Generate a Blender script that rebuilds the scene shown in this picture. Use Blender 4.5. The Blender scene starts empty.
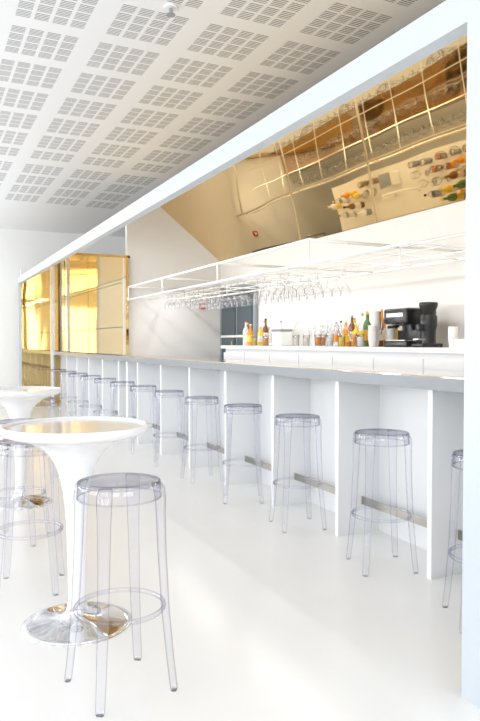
import bpy, math, random
from mathutils import Vector, Matrix
random.seed(4)
S=bpy.context.scene
try:
    S.view_settings.view_transform='Standard'
    S.view_settings.look='None'
except Exception as e: print(e)

# ---------------------------------------------------------------- materials
def mat(name,col,rough=.5,metal=0,spec=.5,noise=0,nscale=8,bump=0,bscale=5,emit=0,trans=0,ior=1.45,coat=0):
    m=bpy.data.materials.new(name); m.use_nodes=True
    nt=m.node_tree; p=nt.nodes['Principled BSDF']
    p.inputs['Base Color'].default_value=(*col,1)
    p.inputs['Roughness'].default_value=rough
    p.inputs['Metallic'].default_value=metal
    p.inputs['Specular IOR Level'].default_value=spec
    p.inputs['Transmission Weight'].default_value=trans
    p.inputs['IOR'].default_value=ior
    p.inputs['Coat Weight'].default_value=coat
    if emit:
        p.inputs['Emission Color'].default_value=(*col,1); p.inputs['Emission Strength'].default_value=emit
    g=nt.nodes.new('ShaderNodeNewGeometry')
    n=nt.nodes.new('ShaderNodeTexNoise'); n.inputs['Scale'].default_value=nscale; n.inputs['Detail'].default_value=4
    nt.links.new(g.outputs['Position'],n.inputs['Vector'])
    mr=nt.nodes.new('ShaderNodeMapRange')
    mr.inputs['To Min'].default_value=1-noise; mr.inputs['To Max'].default_value=1+noise*.5
    nt.links.new(n.outputs['Fac'],mr.inputs['Value'])
    mx=nt.nodes.new('ShaderNodeVectorMath'); mx.operation='SCALE'
    mx.inputs[0].default_value=col
    nt.links.new(mr.outputs[0],mx.inputs['Scale'])
    nt.links.new(mx.outputs[0],p.inputs['Base Color'])
    if bump:
        n2=nt.nodes.new('ShaderNodeTexNoise'); n2.inputs['Scale'].default_value=bscale; n2.inputs['Detail'].default_value=0
        nt.links.new(g.outputs['Position'],n2.inputs['Vector'])
        b=nt.nodes.new('ShaderNodeBump'); b.inputs['Strength'].default_value=1; b.inputs['Distance'].default_value=bump
        nt.links.new(n2.outputs['Fac'],b.inputs['Height']); nt.links.new(b.outputs[0],p.inputs['Normal'])
    return m

M_wall=mat('white_paint',(.88,.878,.865),.55,noise=.02)
M_frame=mat('frame_paint',(.60,.65,.70),.4,noise=.01)
M_floor=mat('poured_floor',(.88,.875,.853),.20,noise=.04,nscale=2.2,spec=.55)
M_barw=mat('bar_laminate',(.86,.87,.88),.4,noise=.01)
M_edge=mat('aluminium_edge',(.25,.265,.28),.35,metal=.2)
M_gold=mat('gold_film',(.82,.61,.32),.03,metal=1,bump=.009,bscale=1.2)
M_gold2=mat('gold_mirror',(.76,.56,.25),.04,metal=1,bump=.004,bscale=1.5)
M_top=mat('bronze_mirror_top',(.66,.50,.38),.06,metal=1,bump=.003,bscale=6)
M_chrome=mat('chrome',(.78,.78,.80),.06,metal=1)
M_steel=mat('brushed_steel',(.40,.38,.35),.3,metal=1)
M_white=mat('gloss_white_abs',(.88,.88,.89),.12,spec=.5,coat=.3)
M_rack=mat('white_powder_coat',(.90,.90,.90),.35)
M_black=mat('black_plastic',(.015,.015,.017),.25)
M_dark=mat('dark_glass',(.07,.10,.12),.15)
M_grey=mat('grey_paint',(.30,.34,.37),.5)
M_red=mat('red_plastic',(.6,.03,.02),.4)
M_orange=mat('orange_juice',(.85,.33,.03),.2)
M_yellow=mat('yellow_label',(.85,.62,.08),.4)
M_brown=mat('amber_glass',(.25,.10,.03),.1)
M_green=mat('green_glass',(.10,.22,.08),.1)
M_paper=mat('paper_cup',(.88,.87,.84),.6)

def clear(name,edge,center,pos0=.35):
    # thin clear plastic: tinted transmission that deepens at grazing angles + surface gloss
    m=bpy.data.materials.new(name); m.use_nodes=True; nt=m.node_tree
    nt.nodes.clear()
    o=nt.nodes.new('ShaderNodeOutputMaterial')
    lw=nt.nodes.new('ShaderNodeLayerWeight'); lw.inputs['Blend'].default_value=.5
    cr=nt.nodes.new('ShaderNodeValToRGB')
    cr.color_ramp.elements[0].position=pos0; cr.color_ramp.elements[0].color=(*center,1)
    cr.color_ramp.elements[1].position=1; cr.color_ramp.elements[1].color=(*edge,1)
    nt.links.new(lw.outputs['Facing'],cr.inputs[0])
    t=nt.nodes.new('ShaderNodeBsdfTransparent'); nt.links.new(cr.outputs[0],t.inputs[0])
    g=nt.nodes.new('ShaderNodeBsdfGlossy'); g.inputs['Roughness'].default_value=.05; g.inputs[0].default_value=(.95,.95,1,1)
    pw=nt.nodes.new('ShaderNodeMath'); pw.operation='POWER'; pw.inputs[1].default_value=4
    nt.links.new(lw.outputs['Facing'],pw.inputs[0])
    ma=nt.nodes.new('ShaderNodeMath'); ma.operation='MULTIPLY_ADD'; ma.inputs[1].default_value=.45; ma.inputs[2].default_value=.05
    nt.links.new(pw.outputs[0],ma.inputs[0])
    mx=nt.nodes.new('ShaderNodeMixShader')
    nt.links.new(ma.outputs[0],mx.inputs[0]); nt.links.new(t.outputs[0],mx.inputs[1]); nt.links.new(g.outputs[0],mx.inputs[2])
    nt.links.new(mx.outputs[0],o.inputs[0])
    return m
M_pc=clear('clear_polycarbonate',(.26,.26,.32),(.955,.955,.97),.50)
M_pcs=clear('clear_polycarbonate_seat',(.40,.40,.47),(.925,.925,.945),.45)
M_pcr=clear('clear_polycarbonate_ring',(.45,.45,.51),(.93,.93,.95),.45)
M_glass=clear('glassware',(.40,.40,.43),(.95,.95,.95),.4)

# perforated ceiling
def ceilmat():
    m=bpy.data.materials.new('perforated_ceiling_board'); m.use_nodes=True; nt=m.node_tree; p=nt.nodes['Principled BSDF']
    g=nt.nodes.new('ShaderNodeNewGeometry'); s=nt.nodes.new('ShaderNodeSeparateXYZ'); nt.links.new(g.outputs['Position'],s.inputs[0])
    def op(o,a,b):
        n=nt.nodes.new('ShaderNodeMath'); n.operation=o
        for i,v in enumerate((a,b)):
            if isinstance(v,(int,float)): n.inputs[i].default_value=v
            else: nt.links.new(v,n.inputs[i])
        return n.outputs[0]
    X=s.outputs[0]; Y=s.outputs[1]
    Mo=.60; C=.118
    u=op('FLOORED_MODULO',X,Mo); v=op('FLOORED_MODULO',Y,Mo)
    a=op('LESS_THAN',u,C*4-.02); b=op('LESS_THAN',v,C*4-.02)
    u2=op('FLOORED_MODULO',u,C); v2=op('FLOORED_MODULO',v,C)
    a2=op('LESS_THAN',u2,.092); b2=op('LESS_THAN',v2,.092)
    v3=op('FLOORED_MODULO',v2,.021); c3=op('LESS_THAN',v3,.010)
    r=a
    for k in (b,a2,b2,c3): r=op('MULTIPLY',r,k)
    r=op('MULTIPLY',r,op('LESS_THAN',Y,10.75))
    gap=op('LESS_THAN',op('ABSOLUTE',op('SUBTRACT',Y,8.28),0),.14)
    r=op('MULTIPLY',r,op('SUBTRACT',1,gap))
    mx=nt.nodes.new('ShaderNodeMix'); mx.data_type='RGBA'
    mx.inputs[6].default_value=(.85,.86,.88,1); mx.inputs[7].default_value=(.22,.22,.235,1)
    nt.links.new(r,mx.inputs[0]); nt.links.new(mx.outputs[2],p.inputs['Base Color'])
    p.inputs['Roughness'].default_value=.45
    return m
M_ceil=ceilmat()

# ---------------------------------------------------------------- mesh builder
class B:
    def __init__(s): s.v=[];s.f=[];s.m=[];s.sm=[];s.mats=[]
    def mi(s,m):
        if m not in s.mats: s.mats.append(m)
        return s.mats.index(m)
    def add(s,vs,fs,m,smooth=False):
        o=len(s.v); s.v+= [tuple(v) for v in vs]; k=s.mi(m)
        for f in fs: s.f.append([i+o for i in f]); s.m.append(k); s.sm.append(smooth)
    def box(s,x0,x1,y0,y1,z0,z1,m,bev=0):
        if bev:
            b=min(bev,(x1-x0)*.45,(y1-y0)*.45,(z1-z0)*.45)
            rings=[]
            def ring(z,ins):
                pts=[]
                for cx,cy,a0 in ((x1-b,y1-b,0),(x0+b,y1-b,90),(x0+b,y0+b,180),(x1-b,y0+b,270)):
                    for k in range(4):
                        a=math.radians(a0+k*30); r=b-ins
                        pts.append((cx+math.cos(a)*r,cy+math.sin(a)*r,z))
                return pts
            for t in (90,60,30,0):
                a=math.radians(t); rings.append(ring(z0+b-b*math.sin(a),b-b*math.cos(a)*.999))
            for t in (0,30,60,90):
                a=math.radians(t); rings.append(ring(z1-b+b*math.sin(a),b-b*math.cos(a)*.999))
            s.rings(rings,m,True,cap=True); return
        vs=[(x,y,z) for z in (z0,z1) for y in (y0,y1) for x in (x0,x1)]
        s.add(vs,[(0,2,3,1),(4,5,7,6),(0,1,5,4),(2,6,7,3),(0,4,6,2),(1,3,7,5)],m)
    def prism(s,xz,y0,y1,m):
        n=len(xz); vs=[(x,y0,z) for x,z in xz]+[(x,y1,z) for x,z in xz]
        fs=[tuple(range(n)),tuple(range(2*n-1,n-1,-1))]+[(i,(i+1)%n,n+(i+1)%n,n+i) for i in range(n)]
        s.add(vs,fs,m)
    def rings(s,R,m,smooth=True,cap=False,loop=False):
        n=len(R[0]); vs=[p for r in R for p in r]; fs=[]
        k=len(R)
        for i in range(k if loop else k-1):
            for j in range(n):
                a=i*n+j;b=i*n+(j+1)%n; c=((i+1)%k)*n
                fs.append((a,b,c+(j+1)%n,c+j))
        if cap and not loop: fs.append(tuple(range(n-1,-1,-1))); fs.append(tuple((k-1)*n+j for j in range(n)))
        s.add(vs,fs,m,smooth)
    def lathe(s,prof,m,c=(0,0,0),n=48,smooth=True,cap=False):
        R=[[(c[0]+r*math.cos(2*math.pi*j/n),c[1]+r*math.sin(2*math.pi*j/n),c[2]+z) for j in range(n)] for r,z in prof]
        s.rings(R,m,smooth,cap)
    def cyl(s,x,y,z0,z1,r,m,n=16,r2=None):
        r2=r if r2 is None else r2
        s.lathe([(0.0001,z0),(r,z0),(r,z0)],m,(x,y,0),n,False); s.lathe([(r,z0),(r2,z1)],m,(x,y,0),n); s.lathe([(r2,z1),(0.0001,z1)],m,(x,y,0),n,False)
    def tube(s,pts,r,m,n=10,cap=True):
        pts=[Vector(p) for p in pts]; R=[]
        up=None
        for i,p in enumerate(pts):
            t=(pts[min(i+1,len(pts)-1)]-pts[max(i-1,0)]).normalized()
            if up is None:
                up=Vector((0,0,1)) if abs(t.z)<.9 else Vector((1,0,0))
            a=t.cross(up).normalized(); b=a.cross(t).normalized(); up=b
            rr=r[i] if isinstance(r,(list,tuple)) else r
            R.append([tuple(p+a*math.cos(2*math.pi*j/n)*rr+b*math.sin(2*math.pi*j/n)*rr) for j in range(n)])
        s.rings(R,m,True,cap)
    def torus(s,c,R0,r,m,n=48,k=8,sx=1,sz=1):
        R=[]
        for i in range(n):
            a=2*math.pi*i/n
            R.append([(c[0]+(R0+r*sx*math.cos(2*math.pi*j/k))*math.cos(a),c[1]+(R0+r*sx*math.cos(2*math.pi*j/k))*math.sin(a),c[2]+r*sz*math.sin(2*math.pi*j/k)) for j in range(k)])
        s.rings(R,m,True,loop=True)
    def mesh(s,name):
        me=bpy.data.meshes.new(name); me.from_pydata(s.v,[],s.f)
        for m in s.mats: me.materials.append(m)
        me.polygons.foreach_set('material_index',s.m); me.polygons.foreach_set('use_smooth',s.sm)
        me.update()
        import bmesh
        bm=bmesh.new(); bm.from_mesh(me); bmesh.ops.recalc_face_normals(bm,faces=bm.faces); bm.to_mesh(me); bm.free()
        return me
    def obj(s,name,loc=(0,0,0),rot=0):
        o=bpy.data.objects.new(name,s.mesh(name)); S.collection.objects.link(o); o.location=loc; o.rotation_euler=(0,0,rot); return o
def inst(name,me,loc,rot=0):
    o=bpy.data.objects.new(name,me); S.collection.objects.link(o); o.location=loc; o.rotation_euler=(0,0,rot); return o

def simple(name,*a,**k):
    b=B(); b.box(*a,**k); return b.obj(name)

# ---------------------------------------------------------------- room shell
XL,XR,Y0,Y1,H=-4.0,4.1,-3.2,13.4,3.38
simple('floor',XL,XR,Y0,Y1,-.1,0,M_floor)
simple('ceiling',XL,XR,Y0,Y1,H,H+.1,M_ceil)
simple('wall_far',XL,XR,Y1,Y1+.15,-.1,H+.1,M_wall)
simple('wall_right',XR,XR+.12,Y0,Y1,-.1,H+.1,M_wall)
# left wall with windows, rear wall with windows
def wall_windows(name,axis,c,t,a0,a1,wins,z0,z1):
    b=B()
    def bx(p,q,zz0,zz1):
        if axis=='x': b.box(c-t,c,p,q,zz0,zz1,M_wall)
        else: b.box(p,q,c-t,c,zz0,zz1,M_wall)
    bx(a0,a1,-.1,z0); bx(a0,a1,z1,H+.1)
    e=a0
    for w0,w1 in wins: bx(e,w0,z0,z1); e=w1
    bx(e,a1,z0,z1)
    b.obj(name)
    for i,(w0,w1) in enumerate(wins):
        f=B()
        def fb(p,q,zz0,zz1):
            if axis=='x': f.box(c-t*.7,c-t*.3,p,q,zz0,zz1,M_rack)
            else: f.box(p,q,c-t*.7,c-t*.3,zz0,zz1,M_rack)
        fb(w0,w1,z0,z0+.06); fb(w0,w1,z1-.06,z1); fb(w0,w0+.06,z0,z1); fb(w1-.06,w1,z0,z1); mm=(w0+w1)/2; fb(mm-.03,mm+.03,z0,z1)
        f.obj('window_%d'%(i+1+(0 if axis=='x' else 10)))
wl=[(-2.4,.0),(.8,3.2),(4.0,6.4),(7.2,9.6),(10.2,12.6)]
wr=[(-3.2,-.8),(.2,2.6)]
wall_windows('wall_left','x',XL,.2,Y0,Y1,wl,.5,2.9)
wall_windows('wall_rear','y',Y0,.2,XL,XR,wr,.3,2.9)

# ---------------------------------------------------------------- bar portal frame
FX=1.698; YN=1.747; YF=13.1
b=B()
b.box(FX,FX+.07,YN,YF+.05,2.33,2.448,M_frame)      # fascia beam
b.box(FX,FX+.07,1.2,YN,0,2.448,M_frame)           # near post
b.box(FX,FX+.05,YF-.03,YF+.05,0,2.33,M_frame)     # far post
b.obj('trim_bar_frame')
prof=[(FX+.07,2.44),(2.43,2.93),(2.52,2.985),(2.62,3.035),(2.72,3.07),(2.80,3.09),(2.86,3.073),(3.8,2.335)]
b=B(); b.prism([(FX+.07,0),(XR,0),(XR,2.335)]+prof[::-1],YN-.16,YN,M_wall); b.obj('wall_near_end')
simple('wall_service',3.8,XR,YN,8.5,0,2.33,M_wall)
b=B(); b.prism([(2.46,0),(XR,0),(XR,2.335)]+prof[:1:-1]+[(2.46,2.95)],8.5,8.58,M_barw); b.obj('wall_partition')
# gold canopy over the service area (folded mirror sheet)
pp=prof+[(XR,2.33)]
b=B()
vs=[];fs=[]
ys=[YN+(8.5-YN)*i/10 for i in range(11)]
for y in ys:
    for x,z in pp: vs.append((x,y,z))
n=len(pp)
for i in range(10):
    for j in range(n-1): fs.append((i*n+j,i*n+j+1,(i+1)*n+j+1,(i+1)*n+j))
b.add(vs,fs,M_gold,False)
b.obj('ceiling_bar_gold_vault')
b=B(); b.box(FX+.07,2.50,8.5,YF,2.33,2.36,M_gold2); b.obj('ceiling_bar_gold_soffit')
# far gold mirror panels
b=B()
for y0,y1 in ((8.62,10.7),(10.73,12.87)):
    for z0,z1 in ((1.07,1.435),(1.445,2.03),(2.04,2.33)):  # horizontal gaps stand in for lines reflected in the gold
        b.box(2.46,2.48,y0,y1,z0,z1,M_gold2)
b.box(2.42,2.455,8.50,8.56,1.07,2.33,M_chrome)
b.box(2.42,2.455,8.42,8.50,1.07,2.33,M_gold2)
b.obj('gold_mirror_panel')
b=B(); b.box(FX+.05,2.46,YF-.02,YF,0.02,2.33,M_gold2)
b.box(2.28,2.33,YF-.05,YF-.02,0.02,2.33,M_barw)
b.box(2.33,2.36,YF-.05,YF-.02,0.02,2.33,M_chrome)
b.obj('gold_mirror_panel')
simple('wall_far_end',FX+.05,XR,YF,YF+.08,0,2.6,M_wall)

# ---------------------------------------------------------------- bar counter
CX=2.36
b=B()
yn=YN+.003
b.box(CX,2.80,yn,8.495,.995,1.060,M_edge)
b.box(CX+.004,2.80,yn,8.495,1.060,1.066,M_top)
b.box(CX,2.455,8.495,YF-.06,.995,1.060,M_edge)
b.box(2.72,2.76,yn,8.495,0,.995,M_barw)
y=2.69
while y<8.4:
    b.box(2.40,2.72,y,y+.035,0,.995,M_barw); y+=.86
b.box(2.58,2.59,yn,8.495,.19,.24,M_steel)
b.obj('bar_counter')
b=B()
b.box(2.72,2.76,8.585,YF-.06,0,1.010,M_barw)
b.box(2.46,2.76,8.585,YF-.06,1.010,1.06,M_edge)
y=8.71
while y<YF-.2:
    b.box(2.40,2.72,y,y+.035,0,.995,M_barw); y+=.86
b.box(2.58,2.59,8.585,YF-.06,.19,.24,M_steel)
b.obj('bar_counter')

b=B()
b.box(3.25,3.795,yn,7.15,0,1.165,M_barw)
b.box(3.2,3.795,yn,7.18,1.165,1.20,M_barw)
for k in range(9): b.box(3.243,3.25,2.0+k*.58,2.55+k*.58,.12,1.12,M_wall)
b.obj('back_bar_cabinet')

# door
b=B()
b.box(3.76,3.798,7.38,8.46,0,1.98,M_grey)
b.box(3.745,3.76,7.46,7.89,.12,1.90,M_dark); b.box(3.745,3.76,7.95,8.38,.12,1.90,M_dark)
for z in (.7,1.3): b.box(3.735,3.745,7.46,8.38,z,z+.03,M_rack)
b.tube([(3.73,7.92,.95),(3.69,7.92,.95),(3.69,7.92,1.25),(3.73,7.92,1.25)],.01,M_steel)
b.obj('door_1')
b=B(); b.box(3.47,3.55,8.475,8.50,1.69,1.77,M_red); b.box(3.49,3.53,8.47,8.475,1.71,1.75,M_paper); b.obj('fire_alarm_call_point')

# ---------------------------------------------------------------- clear stool
def stool_mesh():
    b=B(); H=.745
    # seat: dished top, rolled rim, skirt
    b.lathe([(.0005,H-.012),(.06,H-.011),(.11,H-.006),(.128,H-.001),(.137,H),(.144,H-.003),(.149,H-.012),(.150,H-.055),(.147,H-.060)],M_pcs,n=56)
    b.torus((0,0,H-.005),.143,.005,M_pcs,n=56,k=10)
    b.torus((0,0,H-.058),.148,.003,M_pcr,n=56,k=8)
    # legs: broad, tapered, flaring outwards
    for k in range(4):
        a=k*math.pi/2
        R=[]
        path=[(.136,H-.004,.022,.016),(.147,H-.022,.026,.018),(.152,H-.06,.026,.017),(.153,H-.12,.023,.015),(.157,.50,.0205,.014),(.169,.29,.0185,.013),(.188,.10,.0165,.012),(.199,.014,.0155,.012),(.200,0,.013,.010)]
        for r,z,w,t in path:
            pts=[]
            for j in range(16):
                th=2*math.pi*j/16; c=math.cos(th); s_=math.sin(th)
                e=.6
                dx=math.copysign(abs(c)**e,c)*t; dy=math.copysign(abs(s_)**e,s_)*w
                x=r+dx; yy=dy
                pts.append((x*math.cos(a)-yy*math.sin(a),x*math.sin(a)+yy*math.cos(a),z))
            R.append(pts)
        b.rings(R,M_pc,True,cap=True)
    # foot ring
    b.torus((0,0,.29),.158,.007,M_pcr,n=56,k=12,sz=1.3)
    return b.mesh('bar_stool')
SM=stool_mesh()
pos=[(2.27,2.19,.3),(2.3,2.98,.5),(2.3,3.89,.6),(2.3,4.73,.35),(2.3,5.58,.75),(2.3,6.45,.5),(2.3,7.32,.6),(2.3,8.18,.4),(2.3,9.03,.7),(2.3,9.9,.5),(2.3,10.75,.4),(2.3,11.6,.6),(2.3,12.4,.6),
     (.645,2.34,.96),(.50,3.50,.5),(.56,4.38,.3),(.95,6.15,.5),(.2,5.0,.2),(.15,5.95,.8)]
for x,y,r in pos: inst('bar_stool',SM,(x,y,0),r)

# ---------------------------------------------------------------- pedestal table
def smoothp(P,k=6):
    out=[]
    for i in range(len(P)-1):
        p0=P[max(i-1,0)];p1=P[i];p2=P[i+1];p3=P[min(i+2,len(P)-1)]
        for j in range(k):
            t=j/k
            out.append(tuple(.5*((2*p1[c])+(-p0[c]+p2[c])*t+(2*p0[c]-5*p1[c]+4*p2[c]-p3[c])*t*t+(-p0[c]+3*p1[c]-3*p2[c]+p3[c])*t**3) for c in (0,1)))
    out.append(P[-1]); return out
def table_mesh():
    b=B()
    P=[(.030,.05),(.036,.08),(.040,.25),(.044,.42),(.052,.54),(.068,.64),(.092,.71),(.13,.765),(.18,.800),(.235,.822),(.285,.836),(.305,.846),(.315,.860),(.317,.872),(.312,.880),(.303,.880),(.294,.872),(.27,.868),(.0005,.867)]
    b.lathe(smoothp(P,3),M_white,n=72)
    b.lathe(smoothp([(.0005,.0),(.222,.0),(.226,.004),(.220,.010),(.16,.017),(.10,.026),(.066,.040),(.048,.060),(.042,.09),(.041,.10),(.0305,.101)],3),M_chrome,n=72)
    return b.mesh('pedestal_table')
TM=table_mesh()
inst('pedestal_table',TM,(.62,2.95,0)); inst('pedestal_table',TM,(.70,5.37,0))

# ---------------------------------------------------------------- hanging glass rack
b=B()
X0,X1=2.42,3.2; z=1.94
def rail(p,q,r=.012): b.tube([p,q],r,M_rack,8)
YR=8.3
rail((X0,3.95,z),(X0,YR,z)); rail((X1,yn,z),(X1,8.495,z))
for y in (3.95,5.5,7.0,YR): rail((X0,y,z),(X1,y,z))
for y in (3.95,5.5,7.0,YR):
    for x in (X0,X1): rail((x,y,z),(x,y,1.78),.008)
for y in (2.2,3.95,5.5,7.0): rail((X1,y,z),(3.8,y,z),.010)
rail((X1,2.95,z),(X1,2.95,1.78),.008)
z=1.78
for x in (X0,X1): rail((x,2.9,z),(x,YR,z),.010)
for x in (X0+.26,X0+.52): rail((x,2.9,z),(x,YR,z),.005)
y=2.9
while y<YR:
    rail((X0,y,z),(X1,y,z),.0045); y+=.45
b.obj('hanging_glass_rack')
# stemware hanging upside down
b=B()
def stem(x,y,zt):
    b.lathe([(.030,0),(.030,-.003),(.005,-.008),(.004,-.07),(.012,-.082),(.032,-.105),(.038,-.13),(.034,-.165)],M_glass,(x,y,zt),n=14)
for i in range(22):
    for x in (X0+.13,X0+.39,X0+.65):
        if random.random()<.9: stem(x,4.45+i*.13,1.776)
b.obj('hanging_stemware')

# ---------------------------------------------------------------- back-bar items
ZB=1.20
def bottle(name,x,y,h,r,m,cap=M_black,label=None):
    b=B()
    b.lathe([(.0005,0),(r*.95,0),(r,.006),(r,h*.58),(r*.85,h*.66),(r*.36,h*.76),(r*.32,h*.93),(r*.38,h*.935),(r*.38,h*.95)],m,n=20)
    b.lathe([(r*.36,h*.93),(r*.36,h),(.0005,h)],cap,n=16)
    if label: b.lathe([(r*1.01,h*.18),(r*1.01,h*.48)],label,n=20)
    return b.obj(name,(x,y,ZB))
def tumbler(name,x,y,h,r,m):
    b=B(); b.lathe([(.0005,0),(r*.8,0),(r,h),(r*.93,h),(r*.76,.006),(.0005,.006)],M_glass,n=20)
    b.lathe([(.0005,.008),(r*.75,.008),(r*.88,h*.75),(.0005,h*.75)],m,n=20)
    return b.obj(name,(x,y,ZB))
def goblet(x,y,h=.2):
    b=B(); b.lathe([(.0005,.0),(.032,.0),(.032,.003),(.005,.008),(.004,h*.42),(.02,h*.5),(.038,h*.68),(.038,h*.82),(.032,h)],M_glass,n=18)
    return b.obj('wine_glass',(x,y,ZB))
for i,(x,y,h,r,m,c,l) in enumerate([
  (3.40,6.88,.26,.035,M_glass,M_yellow,M_paper),(3.36,6.72,.24,.035,M_orange,M_paper,M_yellow),(3.5,6.62,.30,.034,M_brown,M_black,M_paper),
  (3.40,6.55,.22,.036,M_yellow,M_rack,M_paper),(3.42,6.40,.20,.04,M_glass,M_steel,M_paper),(3.45,7.02,.28,.035,M_paper,M_red,M_yellow),
  (3.58,6.80,.28,.035,M_glass,M_steel,M_paper),(3.60,6.45,.27,.035,M_paper,M_steel,M_grey),
  (3.42,5.10,.22,.033,M_glass,M_steel,M_orange),(3.52,5.0,.28,.035,M_brown,M_steel,M_paper),(3.40,4.92,.22,.033,M_orange,M_yellow,M_yellow),
  (3.5,4.82,.29,.035,M_glass,M_steel,M_yellow),(3.58,4.68,.30,.035,M_brown,M_black,M_paper),(3.38,4.74,.20,.033,M_yellow,M_rack,M_orange),
  (3.62,4.90,.30,.035,M_green,M_yellow,M_orange),(3.62,5.10,.26,.035,M_yellow,M_steel,M_paper),(3.64,4.52,.31,.035,M_brown,M_red,M_yellow),(3.48,4.62,.24,.033,M_yellow,M_rack,M_paper),
  (3.62,5.32,.24,.033,M_glass,M_black,M_grey),(3.68,4.78,.34,.035,M_orange,M_paper,M_paper),(3.70,5.02,.32,.035,M_green,M_yellow,M_yellow),(3.70,4.64,.33,.035,M_yellow,M_paper,M_paper)]):
    bottle('bottle',x,y,h,r,m,c,l)
for x,y,m in ((3.32,6.28,M_orange),(3.30,6.50,M_yellow),(3.30,5.22,M_orange),(3.3,4.84,M_yellow),(3.3,4.65,M_orange),(3.3,5.02,M_paper),(3.3,5.42,M_paper),(3.40,5.30,M_orange),(3.28,5.58,M_paper),(3.28,4.54,M_paper)):
    tumbler('tumbler',x,y,.11,.035,m)
for x,y in ((3.40,5.48),(3.52,5.22),(3.50,5.40),(3.3,5.12),(3.29,4.93),(3.3,4.74)): goblet(x,y)
# cup stacks
for x,y,nn in ((3.40,4.50,10),(3.5,4.42,7),(3.32,4.43,5),(3.45,3.66,4),(3.6,3.62,6)):
    b=B()
    for i in range(nn):
        o=i*.024; b.lathe([(.0005,o),(.026,o),(.036,o+.075),(.038,o+.078),(.034,o+.078),(.025,o+.004),(.0005,o+.004)],M_paper,n=20)
    b.obj('paper_cup_stack',(x,y,ZB))
# coffee machine (front faces -X)
b=B()
b.box(0,.30,-.14,.14,0,.05,M_black,.01); b.box(.14,.30,-.14,.14,.04,.29,M_black,.012); b.box(0,.30,-.14,.14,.18,.30,M_black,.015)
b.box(-.003,.0,-.10,.10,.235,.265,M_steel); b.box(.01,.13,-.11,.11,.05,.056,M_steel)
b.tube([(.07,-.02,.20),(.07,-.02,.16)],.008,M_steel); b.tube([(.07,.02,.20),(.07,.02,.16)],.008,M_steel)
b.lathe([(.028,.13),(.032,.16),(.032,.175),(.0005,.175)],M_steel,(.07,0,0),20); b.tube([(.07,0,.165),(-.06,0,.155)],[.01,.013],M_black)
b.tube([(.02,.12,.24),(-.02,.13,.20),(-.03,.13,.10)],.006,M_steel)
b.box(.03,.27,-.11,.11,.30,.305,M_steel)
b.obj('coffee_machine',(3.35,4.19,ZB))
b=B()
b.box(-.08,.12,-.065,.065,0,.03,M_black,.01); b.lathe([(.055,.02),(.055,.12),(.066,.17),(.066,.23),(.05,.25)],M_black,(.03,0,0),24)
b.lathe([(.045,.25),(.068,.31),(.070,.325),(.066,.336),(.0005,.34)],M_black,(.03,0,0),24)
b.box(-.075,-.02,-.02,.02,.12,.17,M_black,.005); b.box(-.09,-.02,-.03,.03,.055,.065,M_steel)
b.obj('coffee_grinder',(3.42,3.92,ZB))
# arched tap
b=B(); pts=[(0,-.22,0)]
for i in range(17):
    a=math.pi*i/16; pts.append((0,-.22*math.cos(a),.08+.20*math.sin(a)))
pts.append((0,.22,.02)); b.tube(pts,.014,M_rack,10); b.cyl(0,-.22,0,.03,.028,M_rack); b.cyl(0,.22,0,.05,.02,M_rack)
b.obj('arched_tap',(3.52,5.85,ZB))
b=B(); b.box(-.07,.07,-.09,.09,0,.15,M_white,.012); b.box(-.075,.075,-.095,.095,.15,.17,M_grey,.006); b.obj('counter_bin',(3.36,6.0,ZB))
b=B()
for k in range(5): b.box(-.09,.09,-.12,.12,k*.012,k*.012+.010,M_paper)
b.obj('napkin_stack',(3.42,3.45,ZB))

# sprinkler head
b=B(); b.cyl(0,0,-.012,0,.04,M_rack,24); b.cyl(0,0,-.05,-.01,.012,M_grey); b.cyl(0,0,-.055,-.05,.03,M_grey,20)
b.obj('ceiling_sprinkler',(1.48,4.10,H))
# notice sign on far wall
b=B(); b.box(-.45,.45,-.02,0,-.12,.12,M_grey); b.box(-.43,.43,-.024,-.02,-.1,.1,M_paper); b.obj('wall_sign',(.55,Y1,2.65))

# ---------------------------------------------------------------- lights
def area(name,loc,sx,sy,e,rot,col=(1,1,1)):
    l=bpy.data.lights.new(name,'AREA'); l.shape='RECTANGLE'; l.size=sx; l.size_y=sy; l.energy=e; l.color=col
    o=bpy.data.objects.new(name,l); S.collection.objects.link(o); o.location=loc; o.rotation_euler=rot; return o
for (w0,w1),e in zip(wl,(57,60,74,105,165)): area('window_daylight',(XL-.05,(w0+w1)/2,1.7),2.3,2.3,e,(0,math.radians(-111),0),(.95,.975,1))
for w0,w1 in wr: area('window_daylight',((w0+w1)/2,Y0-.05,1.6),2.3,2.5,82,(math.radians(107),0,0),(.96,.98,1))
for y in (3.0,5.2,7.4):
    area('bar_fill_light',(1.80,y,2.40),.05,1.8,6.5,(0,math.radians(-50),0),(1,.98,.95))  # added fill hidden behind the beam, brightens the bar interior
    area('aisle_fill_light',(3.0,y,1.925),.03,1.8,6,(0,0,0),(1,.98,.95))  # added downward fill under the rack rails, lifts the dark service aisle
W=bpy.data.worlds.new('World'); S.world=W; W.use_nodes=True
bg=W.node_tree.nodes['Background']; bg.inputs[0].default_value=(.95,.975,1,1); bg.inputs[1].default_value=1.05

# ---------------------------------------------------------------- camera
c=bpy.data.cameras.new('cam'); co=bpy.data.objects.new('camera',c); S.collection.objects.link(co)
c.sensor_fit='VERTICAL'; c.sensor_height=36; c.sensor_width=36; c.lens=670/721*36
co.location=(0,0,1.24); co.rotation_euler=(math.radians(90-1.58),0,math.radians(-25.67))
S.camera=co
